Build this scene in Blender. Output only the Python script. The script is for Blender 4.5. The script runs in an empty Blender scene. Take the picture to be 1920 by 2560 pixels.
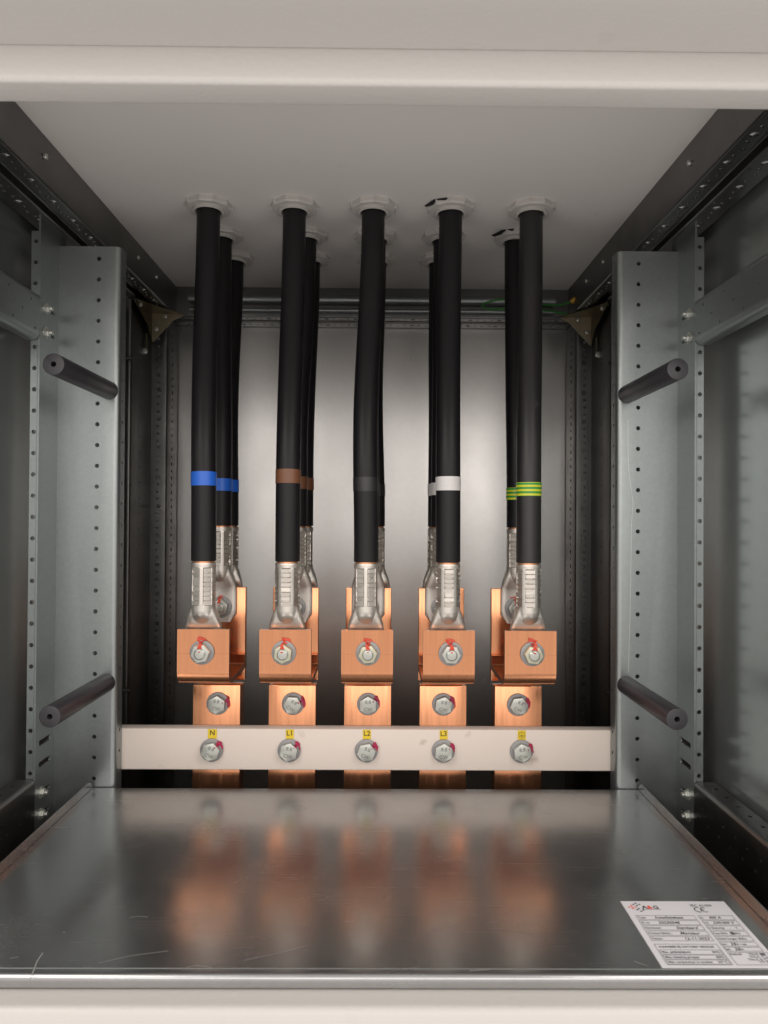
import bpy, bmesh, math, random
from mathutils import Vector, Matrix
random.seed(7)
R = math.radians
S = bpy.context.scene
COL = S.collection

# ------------------------------------------------------------------ camera, light, exposure
cam_d = bpy.data.cameras.new('camera'); cam = bpy.data.objects.new('camera', cam_d); COL.objects.link(cam)
cam_d.lens = 25.03; cam_d.sensor_width = 36; cam_d.clip_start = 0.01; cam_d.clip_end = 50
cam.matrix_world = (Matrix.Rotation(R(-0.42), 4, 'Z') @ Matrix.Rotation(R(90.55), 4, 'X') @ Matrix.Rotation(R(0.36), 4, 'Z'))
cam_d.dof.use_dof = True; cam_d.dof.focus_distance = 0.70; cam_d.dof.aperture_fstop = 11
S.camera = cam
W = bpy.data.worlds.new('World'); S.world = W; W.use_nodes = True
def room_light():
    # the bright room outside the cabinet: pale floor below, dimmer walls at eye level and above
    N, L = W.node_tree.nodes, W.node_tree.links
    tc = N.new('ShaderNodeTexCoord'); sx = N.new('ShaderNodeSeparateXYZ'); L.new(tc.outputs['Generated'], sx.inputs[0])
    mr = N.new('ShaderNodeMapRange'); mr.inputs['From Min'].default_value = -1; L.new(sx.outputs[2], mr.inputs['Value'])
    rp = N.new('ShaderNodeValToRGB'); L.new(mr.outputs[0], rp.inputs[0])
    e = rp.color_ramp.elements
    e[0].position = 0.0; e[0].color = (1.50, 1.42, 1.36, 1)
    e[1].position = 1.0; e[1].color = (0.72, 0.69, 0.665, 1)
    for p, v in ((0.36, 1.02), (0.52, 0.86)):
        q = e.new(p); q.color = (v, v * 0.945, v * 0.90, 1)
    L.new(rp.outputs[0], N['Background'].inputs[0]); N['Background'].inputs[1].default_value = 1.0
room_light()

def area(name, loc, target, sx, sy, power, color):
    d = bpy.data.lights.new(name, 'AREA'); d.shape = 'RECTANGLE'; d.size = sx; d.size_y = sy
    d.energy = power; d.color = color
    o = bpy.data.objects.new(name, d); COL.objects.link(o); o.location = loc
    o.rotation_euler = (Vector(target) - Vector(loc)).to_track_quat('-Z', 'Y').to_euler()
    return o
area('room_lamp', (0.0, -1.10, 0.24), (0, 0.75, 0.0), 1.6, 0.55, 6.0, (1.0, 0.94, 0.90))
area('added_left_light', (-0.86, -0.36, 0.74), (0, 0.72, -0.2), 0.8, 0.7, 9.0, (1.0, 0.93, 0.87))  # light from above as an added pair, parted to dim the shelf's copper reflections
area('added_right_light', (0.90, -0.36, 0.74), (0, 0.72, -0.2), 0.8, 0.7, 9.5, (1.0, 0.93, 0.87))  # other half of the added pair, no fitting known here
S.view_settings.view_transform = 'Standard'; S.view_settings.look = 'None'
S.view_settings.exposure = 0.0; S.view_settings.gamma = 1.0
S.view_settings.use_curve_mapping = False
S.cycles.use_denoising = True
S.cycles.max_bounces = 10; S.cycles.glossy_bounces = 6; S.cycles.diffuse_bounces = 5
S.cycles.caustics_reflective = True; S.cycles.sample_clamp_indirect = 4

# ------------------------------------------------------------------ materials
def mat(name, base, rough, metal=0.0, var=0.0, vscale=40, stretch=(1, 1, 1), rvar=0.0, rscale=8,
        bump=0.0, bscale=600, spangle=0.0, spscale=110, spec=0.5, coat=0.0, specks=0.0, speck_col=(0, 0, 0), speck_scale=90, scratch=0.0,
        scratch_dir=(900, 14, 900)):
    m = bpy.data.materials.new(name); m.use_nodes = True
    nt = m.node_tree; N = nt.nodes; L = nt.links
    b = N['Principled BSDF']
    b.inputs['Metallic'].default_value = metal
    b.inputs['Roughness'].default_value = rough
    b.inputs['Specular IOR Level'].default_value = spec
    b.inputs['Coat Weight'].default_value = coat
    b.inputs['Base Color'].default_value = (*base, 1)
    tc = N.new('ShaderNodeTexCoord')
    mp = N.new('ShaderNodeMapping'); mp.inputs['Scale'].default_value = stretch
    L.new(tc.outputs['Object'], mp.inputs['Vector'])
    col = None
    def scaled(col, fac, lo, hi):
        """multiply the running colour by a map of fac (0..1) to lo..hi"""
        mr = N.new('ShaderNodeMapRange'); mr.inputs['To Min'].default_value = lo; mr.inputs['To Max'].default_value = hi
        L.new(fac, mr.inputs['Value'])
        mx = N.new('ShaderNodeMix'); mx.data_type = 'RGBA'; mx.blend_type = 'MULTIPLY'; mx.inputs[0].default_value = 1
        if col is None: mx.inputs[6].default_value = (*base, 1)
        else: L.new(col, mx.inputs[6])
        L.new(mr.outputs[0], mx.inputs[7])
        return mx.outputs[2]
    if var:
        n = N.new('ShaderNodeTexNoise'); n.inputs['Scale'].default_value = vscale; n.inputs['Detail'].default_value = 6
        L.new(mp.outputs[0], n.inputs['Vector'])
        col = scaled(col, n.outputs[0], 1 - var, 1 + var)
    if spangle:
        v = N.new('ShaderNodeTexVoronoi'); v.inputs['Scale'].default_value = spscale
        L.new(tc.outputs['Object'], v.inputs['Vector'])
        sp = N.new('ShaderNodeSeparateColor'); L.new(v.outputs['Color'], sp.inputs[0])
        col = scaled(col, sp.outputs[0], 1 - spangle, 1 + spangle * 0.4)
        mr = N.new('ShaderNodeMapRange'); mr.inputs['To Min'].default_value = -0.2 * spangle; mr.inputs['To Max'].default_value = 0.2 * spangle
        L.new(sp.outputs[1], mr.inputs['Value']); spr = mr.outputs[0]
    else: spr = None
    if specks:
        n = N.new('ShaderNodeTexNoise'); n.inputs['Scale'].default_value = speck_scale; n.inputs['Detail'].default_value = 3
        L.new(tc.outputs['Object'], n.inputs['Vector'])
        rp = N.new('ShaderNodeValToRGB'); rp.color_ramp.elements[0].position = 0.68; rp.color_ramp.elements[1].position = 0.76
        L.new(n.outputs[0], rp.inputs[0])
        mx = N.new('ShaderNodeMix'); mx.data_type = 'RGBA'
        ml = N.new('ShaderNodeMath'); ml.operation = 'MULTIPLY'; ml.inputs[1].default_value = specks
        L.new(rp.outputs[0], ml.inputs[0]); L.new(ml.outputs[0], mx.inputs[0])
        if col is None: mx.inputs[6].default_value = (*base, 1)
        else: L.new(col, mx.inputs[6])
        mx.inputs[7].default_value = (*speck_col, 1); col = mx.outputs[2]
    if col is not None: L.new(col, b.inputs['Base Color'])
    rr = None
    if rvar:
        n = N.new('ShaderNodeTexNoise'); n.inputs['Scale'].default_value = rscale; n.inputs['Detail'].default_value = 7
        n.inputs['Roughness'].default_value = 0.6
        L.new(mp.outputs[0], n.inputs['Vector'])
        mr = N.new('ShaderNodeMapRange'); mr.inputs['From Min'].default_value = 0.3; mr.inputs['From Max'].default_value = 0.7
        mr.inputs['To Min'].default_value = max(0.03, rough - rvar); mr.inputs['To Max'].default_value = rough + rvar
        L.new(n.outputs[0], mr.inputs['Value']); rr = mr.outputs[0]
    if scratch:
        mp2 = N.new('ShaderNodeMapping'); mp2.inputs['Scale'].default_value = scratch_dir; mp2.inputs['Rotation'].default_value = (0, 0, 0.5)
        L.new(tc.outputs['Object'], mp2.inputs['Vector'])
        n = N.new('ShaderNodeTexNoise'); n.inputs['Scale'].default_value = 1; n.inputs['Detail'].default_value = 2
        L.new(mp2.outputs[0], n.inputs['Vector'])
        mr = N.new('ShaderNodeMapRange'); mr.inputs['From Min'].default_value = 0.6; mr.inputs['From Max'].default_value = 0.8
        mr.inputs['To Max'].default_value = scratch
        L.new(n.outputs[0], mr.inputs['Value'])
        ad = N.new('ShaderNodeMath'); ad.operation = 'ADD'; L.new(mr.outputs[0], ad.inputs[0])
        if rr is None: ad.inputs[1].default_value = rough
        else: L.new(rr, ad.inputs[1])
        rr = ad.outputs[0]
    if spr is not None:
        ad = N.new('ShaderNodeMath'); ad.operation = 'ADD'; L.new(spr, ad.inputs[0])
        if rr is None: ad.inputs[1].default_value = rough
        else: L.new(rr, ad.inputs[1])
        rr = ad.outputs[0]
    if rr is not None: L.new(rr, b.inputs['Roughness'])
    if bump:
        n = N.new('ShaderNodeTexNoise'); n.inputs['Scale'].default_value = bscale; n.inputs['Detail'].default_value = 2
        L.new(mp.outputs[0], n.inputs['Vector'])
        bp = N.new('ShaderNodeBump'); bp.inputs['Strength'].default_value = bump; bp.inputs['Distance'].default_value = 0.0005
        L.new(n.outputs[0], bp.inputs['Height']); L.new(bp.outputs[0], b.inputs['Normal'])
    return m

M = {}
M['scratch'] = mat('bare_scratch', (0.62, 0.62, 0.60), 0.4, 0.5)
M['powder'] = mat('powder_coat', (0.52, 0.50, 0.478), 0.42, var=0.02, vscale=6, bump=0.5, bscale=330, spec=0.45, specks=0.12, speck_col=(0.36, 0.34, 0.32), speck_scale=42)
M['ceiling'] = mat('ceiling_coat', (0.73, 0.70, 0.67), 0.55, var=0.05, vscale=7, spec=0.3, specks=0.12, speck_col=(0.42, 0.4, 0.38), speck_scale=40)
M['bar'] = mat('bar_coat', (0.77, 0.68, 0.61), 0.5, var=0.03, vscale=9, bump=0.15, bscale=500, spec=0.4, specks=0.35, speck_col=(0.30, 0.2, 0.15), speck_scale=34)
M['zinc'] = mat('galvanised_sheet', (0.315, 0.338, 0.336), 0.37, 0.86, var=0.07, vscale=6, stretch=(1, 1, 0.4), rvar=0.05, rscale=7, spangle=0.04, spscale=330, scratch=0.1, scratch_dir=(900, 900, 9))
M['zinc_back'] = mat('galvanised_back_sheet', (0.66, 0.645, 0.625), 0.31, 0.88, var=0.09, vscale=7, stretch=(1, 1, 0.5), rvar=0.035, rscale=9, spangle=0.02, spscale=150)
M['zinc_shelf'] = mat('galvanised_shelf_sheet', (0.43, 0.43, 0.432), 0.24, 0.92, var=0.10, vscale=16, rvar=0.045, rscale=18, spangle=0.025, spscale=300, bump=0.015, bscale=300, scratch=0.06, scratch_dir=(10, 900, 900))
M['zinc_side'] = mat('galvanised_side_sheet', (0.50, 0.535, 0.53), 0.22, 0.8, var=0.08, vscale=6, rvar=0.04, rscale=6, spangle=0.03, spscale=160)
M['rail'] = mat('frame_rail_steel', (0.185, 0.182, 0.178), 0.36, 1.0, var=0.25, vscale=20, rvar=0.08, rscale=14)
M['brass'] = mat('yellow_passivated_steel', (0.26, 0.225, 0.16), 0.4, 1.0, var=0.3, vscale=40, rvar=0.08, rscale=30)
M['copper'] = mat('copper_bar', (0.67, 0.300, 0.155), 0.19, 0.96, var=0.13, vscale=9, stretch=(40, 40, 1.2), rvar=0.06, rscale=7, bump=0.035, bscale=60, specks=0.45, speck_col=(0.56, 0.25, 0.115), speck_scale=24)
M['copper_line'] = mat('scribed_copper', (0.50, 0.25, 0.14), 0.5, 1.0)
M['strand'] = mat('copper_strand', (0.80, 0.38, 0.2), 0.4, 1.0)
M['sheath'] = mat('cable_rubber', (0.0095, 0.0085, 0.0098), 0.42, var=0.25, vscale=12, stretch=(6, 6, 0.5), rvar=0.06, rscale=9, spec=0.30, specks=0.10, speck_col=(0.06, 0.055, 0.055), speck_scale=70)
M['sheath_worn'] = mat('scuffed_cable_rubber', (0.016, 0.0145, 0.015), 0.42, var=0.3, vscale=14, stretch=(12, 12, 0.6), rvar=0.08, rscale=9, specks=0.45, speck_col=(0.07, 0.06, 0.058), speck_scale=55)
M['lug'] = mat('tinned_copper', (0.64, 0.60, 0.55), 0.40, 0.88, var=0.14, vscale=60, rvar=0.10, rscale=60, bump=0.10, bscale=260)
M['bolt'] = mat('zinc_plated_bolt', (0.50, 0.51, 0.47), 0.33, 0.7, var=0.08, vscale=90, rvar=0.07, rscale=80)
M['bolt_yellow'] = mat('yellowish_zinc_nut', (0.52, 0.51, 0.39), 0.33, 0.7, var=0.08, vscale=90, rvar=0.07, rscale=80)
M['washer'] = mat('zinc_washer', (0.32, 0.315, 0.315), 0.5, 0.5, var=0.1, vscale=70, rvar=0.06, rscale=70)
M['dull'] = mat('dull_marking', (0.20, 0.20, 0.19), 0.5, 0.6)
M['red'] = mat('red_marker_lacquer', (0.62, 0.055, 0.02), 0.4, var=0.25, vscale=200)
M['magenta'] = mat('magenta_marker_lacquer', (0.40, 0.012, 0.07), 0.4, var=0.35, vscale=250)
M['nylon'] = mat('ivory_nylon', (0.52, 0.495, 0.465), 0.5, var=0.06, vscale=30)
M['rod'] = mat('dark_grey_plastic', (0.036, 0.033, 0.039), 0.42, var=0.1, vscale=30, stretch=(10, 0.8, 10), rvar=0.06, rscale=30)
M['black'] = mat('black_recess', (0.01, 0.01, 0.01), 0.7)
M['blue'] = mat('blue_tape', (0.018, 0.13, 0.62), 0.38)
M['brown'] = mat('brown_tape', (0.17, 0.068, 0.032), 0.4)
M['blacktape'] = mat('black_tape', (0.019, 0.0175, 0.019), 0.36)
M['white'] = mat('white_tape', (0.66, 0.64, 0.63), 0.4)
M['yellow_label'] = mat('yellow_sticker', (0.80, 0.58, 0.03), 0.45, var=0.03, vscale=60)
M['ink'] = mat('black_ink', (0.02, 0.018, 0.018), 0.5)
M['ink_grey'] = mat('grey_print', (0.09, 0.088, 0.10), 0.5)
M['paper'] = mat('white_label_film', (0.70, 0.69, 0.72), 0.4, var=0.02, vscale=40)
M['logo_red'] = mat('red_print', (0.75, 0.09, 0.05), 0.5)
M['wire_yellow'] = mat('yellow_sleeve', (0.62, 0.34, 0.03), 0.45)
M['wire_green'] = mat('green_wire', (0.03, 0.20, 0.03), 0.45)
def pe_tape():
    m = bpy.data.materials.new('green_yellow_tape'); m.use_nodes = True
    nt = m.node_tree; N = nt.nodes; L = nt.links; b = N['Principled BSDF']; b.inputs['Roughness'].default_value = 0.4
    tc = N.new('ShaderNodeTexCoord'); sx = N.new('ShaderNodeSeparateXYZ'); L.new(tc.outputs['Object'], sx.inputs[0])
    a = N.new('ShaderNodeMath'); a.operation = 'MULTIPLY'; a.inputs[1].default_value = 1 / 0.0042; L.new(sx.outputs[2], a.inputs[0])
    f = N.new('ShaderNodeMath'); f.operation = 'FRACT'; L.new(a.outputs[0], f.inputs[0])
    g = N.new('ShaderNodeMath'); g.operation = 'GREATER_THAN'; g.inputs[1].default_value = 0.52; L.new(f.outputs[0], g.inputs[0])
    mx = N.new('ShaderNodeMix'); mx.data_type = 'RGBA'; L.new(g.outputs[0], mx.inputs[0])
    mx.inputs[6].default_value = (0.03, 0.30, 0.045, 1); mx.inputs[7].default_value = (0.66, 0.62, 0.03, 1)
    L.new(mx.outputs[2], b.inputs['Base Color']); return m
M['pe'] = pe_tape()

# ------------------------------------------------------------------ mesh helpers
def box(bm, x0, x1, y0, y1, z0, z1, bev=0.0, seg=2):
    t = bmesh.new()
    bmesh.ops.create_cube(t, size=1)
    for v in t.verts:
        v.co = Vector(((x0 + x1) / 2 + v.co.x * (x1 - x0), (y0 + y1) / 2 + v.co.y * (y1 - y0), (z0 + z1) / 2 + v.co.z * (z1 - z0)))
    if bev: bmesh.ops.bevel(t, geom=list(t.edges), offset=bev, segments=seg, profile=0.5, affect='EDGES')
    merge(bm, t)
def merge(bm, t):
    me = bpy.data.meshes.new('tmp'); t.to_mesh(me); t.free(); bm.from_mesh(me); bpy.data.meshes.remove(me)
def prism(bm, n, r, h, centre, axis='Y', rot=0.0, bev=0.0, seg=2, r2=None):
    """n-gon prism, its axis along axis, its base at centre, running h along +axis"""
    t = bmesh.new()
    bmesh.ops.create_cone(t, cap_ends=True, segments=n, radius1=r, radius2=r if r2 is None else r2, depth=abs(h))
    if bev: bmesh.ops.bevel(t, geom=[e for e in t.edges if len(e.link_faces) == 2 and any(len(f.verts) > 4 or n <= 4 for f in e.link_faces)], offset=bev, segments=seg, profile=0.5, affect='EDGES')
    mt = Matrix.Translation((0, 0, h / 2)) @ Matrix.Rotation(rot, 4, 'Z')
    ax = {'Z': Matrix(), 'Y': Matrix.Rotation(R(-90), 4, 'X'), 'X': Matrix.Rotation(R(90), 4, 'Y')}[axis]
    t.transform(Matrix.Translation(centre) @ ax @ mt)
    merge(bm, t)
def round_poly(pts, r, seg=5):
    out = [Vector(pts[0])]
    for i in range(1, len(pts) - 1):
        p, a, b = Vector(pts[i]), Vector(pts[i - 1]), Vector(pts[i + 1])
        ri = r[i] if isinstance(r, (list, tuple)) else r
        u, w = (a - p).normalized(), (b - p).normalized()
        ang = u.angle(w)
        d = min(ri / math.tan(ang / 2), (a - p).length * 0.49, (b - p).length * 0.49)
        if d < 1e-6: out.append(p); continue
        rr = d * math.tan(ang / 2)
        c = p + (u + w).normalized() * (rr / math.sin(ang / 2))
        s, e = p + u * d - c, p + w * d - c
        a0 = math.atan2(s.y, s.x); da = math.atan2(e.y, e.x) - a0
        while da > math.pi: da -= 2 * math.pi
        while da < -math.pi: da += 2 * math.pi
        for k in range(seg + 1):
            t = a0 + da * k / seg
            out.append(c + Vector((math.cos(t), math.sin(t))) * rr)
    out.append(Vector(pts[-1])); return out
def sheet(bm, pts, t, c0, c1, to3, r=0.002, seg=5):
    """bent sheet metal: a polyline profile (first side on the line, thickness t to its left), extruded c0..c1"""
    p = round_poly(pts, r, seg); n = len(p); q = []
    for i in range(n):
        d1 = (p[i] - p[i - 1]).normalized() if i else (p[1] - p[0]).normalized()
        d2 = (p[i + 1] - p[i]).normalized() if i < n - 1 else d1
        n1, n2 = Vector((-d1.y, d1.x)), Vector((-d2.y, d2.x))
        m = (n1 + n2).normalized(); q.append(p[i] + m * (t / max(0.3, m.dot(n1))))
    rows = []
    for c in (c0, c1):
        rows.append(([bm.verts.new(to3(v.x, v.y, c)) for v in p], [bm.verts.new(to3(v.x, v.y, c)) for v in q]))
    (A0, B0), (A1, B1) = rows
    for i in range(n - 1):
        bm.faces.new((A0[i], A0[i + 1], A1[i + 1], A1[i])); bm.faces.new((B0[i + 1], B0[i], B1[i], B1[i + 1]))
        bm.faces.new((A0[i + 1], A0[i], B0[i], B0[i + 1])); bm.faces.new((A1[i], A1[i + 1], B1[i + 1], B1[i]))
    bm.faces.new((A0[0], A1[0], B1[0], B0[0])); bm.faces.new((A0[-1], B0[-1], B1[-1], A1[-1]))
def tube(bm, pts, r, n=24, cap=True):
    """round tube through pts"""
    rings = []
    up = Vector((0, 1, 0))
    for i, p in enumerate(pts):
        d = (Vector(pts[min(i + 1, len(pts) - 1)]) - Vector(pts[max(i - 1, 0)])).normalized()
        a = d.cross(up)
        if a.length < 1e-3: a = d.cross(Vector((1, 0, 0)))
        a.normalize(); b = d.cross(a).normalized()
        ri = r[i] if isinstance(r, (list, tuple)) else r
        rings.append([bm.verts.new(Vector(p) + a * (math.cos(2 * math.pi * k / n) * ri) + b * (math.sin(2 * math.pi * k / n) * ri)) for k in range(n)])
    for i in range(len(rings) - 1):
        for k in range(n):
            bm.faces.new((rings[i][k], rings[i][(k + 1) % n], rings[i + 1][(k + 1) % n], rings[i + 1][k]))
    if cap:
        bm.faces.new(rings[0][::-1]); bm.faces.new(rings[-1])
def lathe_ring(bm, prof, n, centre, axis='Z'):
    """closed ring from a profile of (radius, height)"""
    rings = []
    for k in range(n):
        a = 2 * math.pi * k / n
        row = []
        for (r, h) in prof:
            v = Vector((r * math.cos(a), r * math.sin(a), h))
            if axis == 'Y': v = Vector((v.x, v.z, v.y))
            row.append(bm.verts.new(Vector(centre) + v))
        rings.append(row)
    m = len(prof)
    for k in range(n):
        for i in range(m):
            bm.faces.new((rings[k][i], rings[(k + 1) % n][i], rings[(k + 1) % n][(i + 1) % m], rings[k][(i + 1) % m]))
def finish(bm, name, angle=35):
    bmesh.ops.recalc_face_normals(bm, faces=list(bm.faces))
    for f in bm.faces: f.smooth = True
    for e in bm.edges:
        e.smooth = not (len(e.link_faces) != 2 or e.calc_face_angle(0) > R(angle))
    me = bpy.data.meshes.new(name); bm.to_mesh(me); bm.free(); return me
def obj(name, bm, m, parent=None, loc=(0, 0, 0), angle=35):
    me = finish(bm, name, angle) if isinstance(bm, bmesh.types.BMesh) else bm
    if m is not None and not me.materials: me.materials.append(m)
    o = bpy.data.objects.new(name, me); COL.objects.link(o)
    o.location = loc
    if parent is not None: o.parent = parent
    return o
def tag(o, label, cat, group=None, kind=None):
    o['label'] = label; o['category'] = cat
    if group: o['group'] = group
    if kind: o['kind'] = kind
    return o
def thing(name, loc, label, cat, group=None, kind=None):
    o = bpy.data.objects.new(name, None); o.empty_display_size = 0.02; COL.objects.link(o); o.location = loc
    return tag(o, label, cat, group, kind)
def cut(o, cutter_bm):
    """drill holes through a finished mesh object"""
    cme = bpy.data.meshes.new('cutter'); bmesh.ops.recalc_face_normals(cutter_bm, faces=list(cutter_bm.faces)); cutter_bm.to_mesh(cme); cutter_bm.free()
    c = bpy.data.objects.new('cutter', cme); COL.objects.link(c)
    md = o.modifiers.new('holes', 'BOOLEAN'); md.operation = 'DIFFERENCE'; md.solver = 'EXACT'; md.object = c
    bpy.context.view_layer.update()
    dg = bpy.context.evaluated_depsgraph_get()
    me = bpy.data.meshes.new_from_object(o.evaluated_get(dg)); old = o.data
    o.modifiers.clear(); o.data = me; me.name = o.name
    bpy.data.objects.remove(c); bpy.data.meshes.remove(cme); bpy.data.meshes.remove(old)
def text_bm(bm, s, size, centre, right, up, depth=0.0001, align='CENTER', shear=0.0, squeeze=1.0, weight=0.0):
    """lettering as thin mesh, merged into bm; right/up are the directions of the line and of its height"""
    cu = bpy.data.curves.new('txt', 'FONT'); cu.body = s; cu.size = size; cu.extrude = depth; cu.align_x = align; cu.align_y = 'CENTER'
    cu.shear = shear; cu.offset = size * weight; cu.resolution_u = 3
    o = bpy.data.objects.new('txt', cu); COL.objects.link(o)
    bpy.context.view_layer.update()
    me = bpy.data.meshes.new_from_object(o.evaluated_get(bpy.context.evaluated_depsgraph_get()))
    r, u = Vector(right).normalized(), Vector(up).normalized(); nrm = r.cross(u)
    mt = Matrix((( r.x, u.x, nrm.x, centre[0]), (r.y, u.y, nrm.y, centre[1]), (r.z, u.z, nrm.z, centre[2]), (0, 0, 0, 1))) @ Matrix.Diagonal((squeeze, 1, 1, 1))
    me.transform(mt); bm.from_mesh(me)
    bpy.data.objects.remove(o); bpy.data.curves.remove(cu); bpy.data.meshes.remove(me)
XY = lambda a, b, c: Vector((a, b, c))      # plan profile, extruded up
YZ = lambda a, b, c: Vector((c, a, b))      # side profile, extruded across
XZ = lambda a, b, c: Vector((a, c, b))      # front profile, extruded in depth

# ------------------------------------------------------------------ main measures (metres; the lens is the origin, y runs into the cabinet)
CX = -0.011                 # middle of the cabinet
ZC = 0.333                  # ceiling sheet
CEIL_HALF = 0.2830
RB = 1.0265                 # back edge of the ceiling sheet
ZR = 0.2905                 # underside of the roof rails
WALL = 0.343                # side sheets, from the middle
BACK = 1.083
ZS = -0.273                 # shelf
BARS = [-0.1705 + 0.08 * i for i in range(5)]
PH = ['N', 'L1', 'L2', 'L3', 'PE']
TAPES = ['blue', 'brown', 'black', 'white', 'green and yellow']
SIDES = [(-1, 'left'), (1, 'right')]

# ------------------------------------------------------------------ the enclosure
bm = bmesh.new(); box(bm, CX - WALL, CX + WALL, BACK, BACK + 0.002, -0.72, 0.40)
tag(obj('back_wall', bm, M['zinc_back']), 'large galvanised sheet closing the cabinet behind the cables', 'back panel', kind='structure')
for s, nm in SIDES:
    bm = bmesh.new(); x = CX + s * WALL; box(bm, min(x, x + s * 0.002), max(x, x + s * 0.002), 0.438, BACK - 0.002, -0.72, 0.40)
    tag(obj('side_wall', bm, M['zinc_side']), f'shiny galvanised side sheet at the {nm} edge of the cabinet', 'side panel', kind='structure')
bm = bmesh.new(); box(bm, CX - CEIL_HALF, CX + CEIL_HALF, 0.437, RB - 0.0005, ZC, ZC + 0.002)
tag(obj('ceiling', bm, M['ceiling']), 'light grey painted roof sheet with white gland nuts', 'roof sheet', kind='structure')
bm = bmesh.new(); box(bm, CX - WALL, CX + WALL, 0.438, BACK - 0.002, -0.722, -0.72)
tag(obj('floor', bm, M['rail']), 'dark steel floor of the cabinet below the shelf', 'floor', kind='structure')

# front frame: lower edge of the opening, upper beam, overhang above it
bm = bmesh.new(); box(bm, -0.8, 0.8, 0.4115, 0.4365, -0.74, -0.2818, 0.0045, 5)
tag(obj('bottom_beam', bm, M['powder']), 'cream painted frame beam running below the shelf edge', 'frame beam', kind='structure')
bm = bmesh.new(); box(bm, -0.8, 0.8, 0.4115, 0.4355, 0.2528, 0.2790, 0.0035, 5)
tag(obj('top_beam', bm, M['powder']), 'cream painted frame beam across the top of the opening', 'frame beam', kind='structure')
bm = bmesh.new(); box(bm, -0.8, 0.8, 0.355, 0.4112, 0.2731, 0.31, 0.0005, 2)
tag(obj('overhang', bm, M['powder']), 'grey painted overhang above the top frame beam', 'overhang', kind='structure')
bm = bmesh.new(); box(bm, -0.8, 0.8, 0.4125, 0.4350, 0.2795, 0.42)
tag(obj('fascia', bm, M['powder']), 'painted strip behind the overhang closing the roof front', 'fascia', kind='structure')
for s, nm in SIDES:
    bm = bmesh.new(); x0, x1 = CX + s * (WALL + 0.0035), CX + s * 0.8
    box(bm, min(x0, x1), max(x0, x1), 0.4115, 0.4365, -0.281, 0.252)
    tag(obj('door_jamb', bm, M['powder']), f'painted frame upright at the {nm} of the opening', 'frame upright', kind='structure')

# roof frame rails: stepped rolled profile with punched rows of holes
def frame_rail(to3, c0, c1, label):
    """profile in (outward u, height z): smooth inner face, then two punched bands with a groove between"""
    bm = bmesh.new()
    pts = [(0.0, ZC + 0.004), (0.0, ZR), (0.017, ZR), (0.017, ZR + 0.009), (0.028, ZR + 0.009), (0.028, ZR), (0.0535, ZR), (0.0535, ZC + 0.03)]
    sheet(bm, pts, 0.0015, c0, c1, to3, r=0.0018, seg=4)
    o = obj('roof_rail', bm, M['rail']); tag(o, label, 'frame rail', 'punched frame rails around the roof')
    cb = bmesh.new()
    n = int((c1 - c0 - 0.012) / 0.0105)
    for i in range(n):
        c = c0 + 0.009 + 0.0105 * i
        big = i % 4 == 0
        for u in (0.0085, 0.0400):
            prism(cb, 12, 0.0036 if big else 0.0020, 0.0125, to3(u + (0 if big or i % 2 else 0.0025), ZR - 0.007, c), 'Z')
        if i % 2: prism(cb, 10, 0.0013, 0.0125, to3(0.0325, ZR - 0.007, c), 'Z')
    cut(o, cb); return o
for s, nm in SIDES:
    e = CX + s * CEIL_HALF
    o = frame_rail(lambda u, z, c, e=e, s=s: Vector((e + s * u, c, z)), 0.4375, RB - 0.0015, f'dark punched frame rail along the {nm} edge of the roof')
    for y in (0.62, 0.86, 0.93):                                   # little bright screws in the smooth inner face
        b2 = bmesh.new(); prism(b2, 12, 0.0026, -0.003 * s, (e, y, 0.314), 'X', bev=0.0006)
        obj('screw', b2, M['bolt'], o)
frame_rail(lambda u, z, c: Vector((c, RB + u, z)), CX - CEIL_HALF - 0.045, CX + CEIL_HALF + 0.045, 'punched frame rail along the back edge of the roof')
# bright steel rail bar fixed on the back rail
bm = bmesh.new(); tube(bm, [(CX - 0.262, RB - 0.010, 0.313), (CX + 0.262, RB - 0.010, 0.313)], 0.0062, 16)
tube(bm, [(CX - 0.262, RB - 0.007, 0.2985), (CX + 0.262, RB - 0.007, 0.2985)], 0.003, 12)
tag(obj('earth_rail', bm, M['zinc']), 'bright horizontal steel rail across the back under the roof', 'rail')

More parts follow.
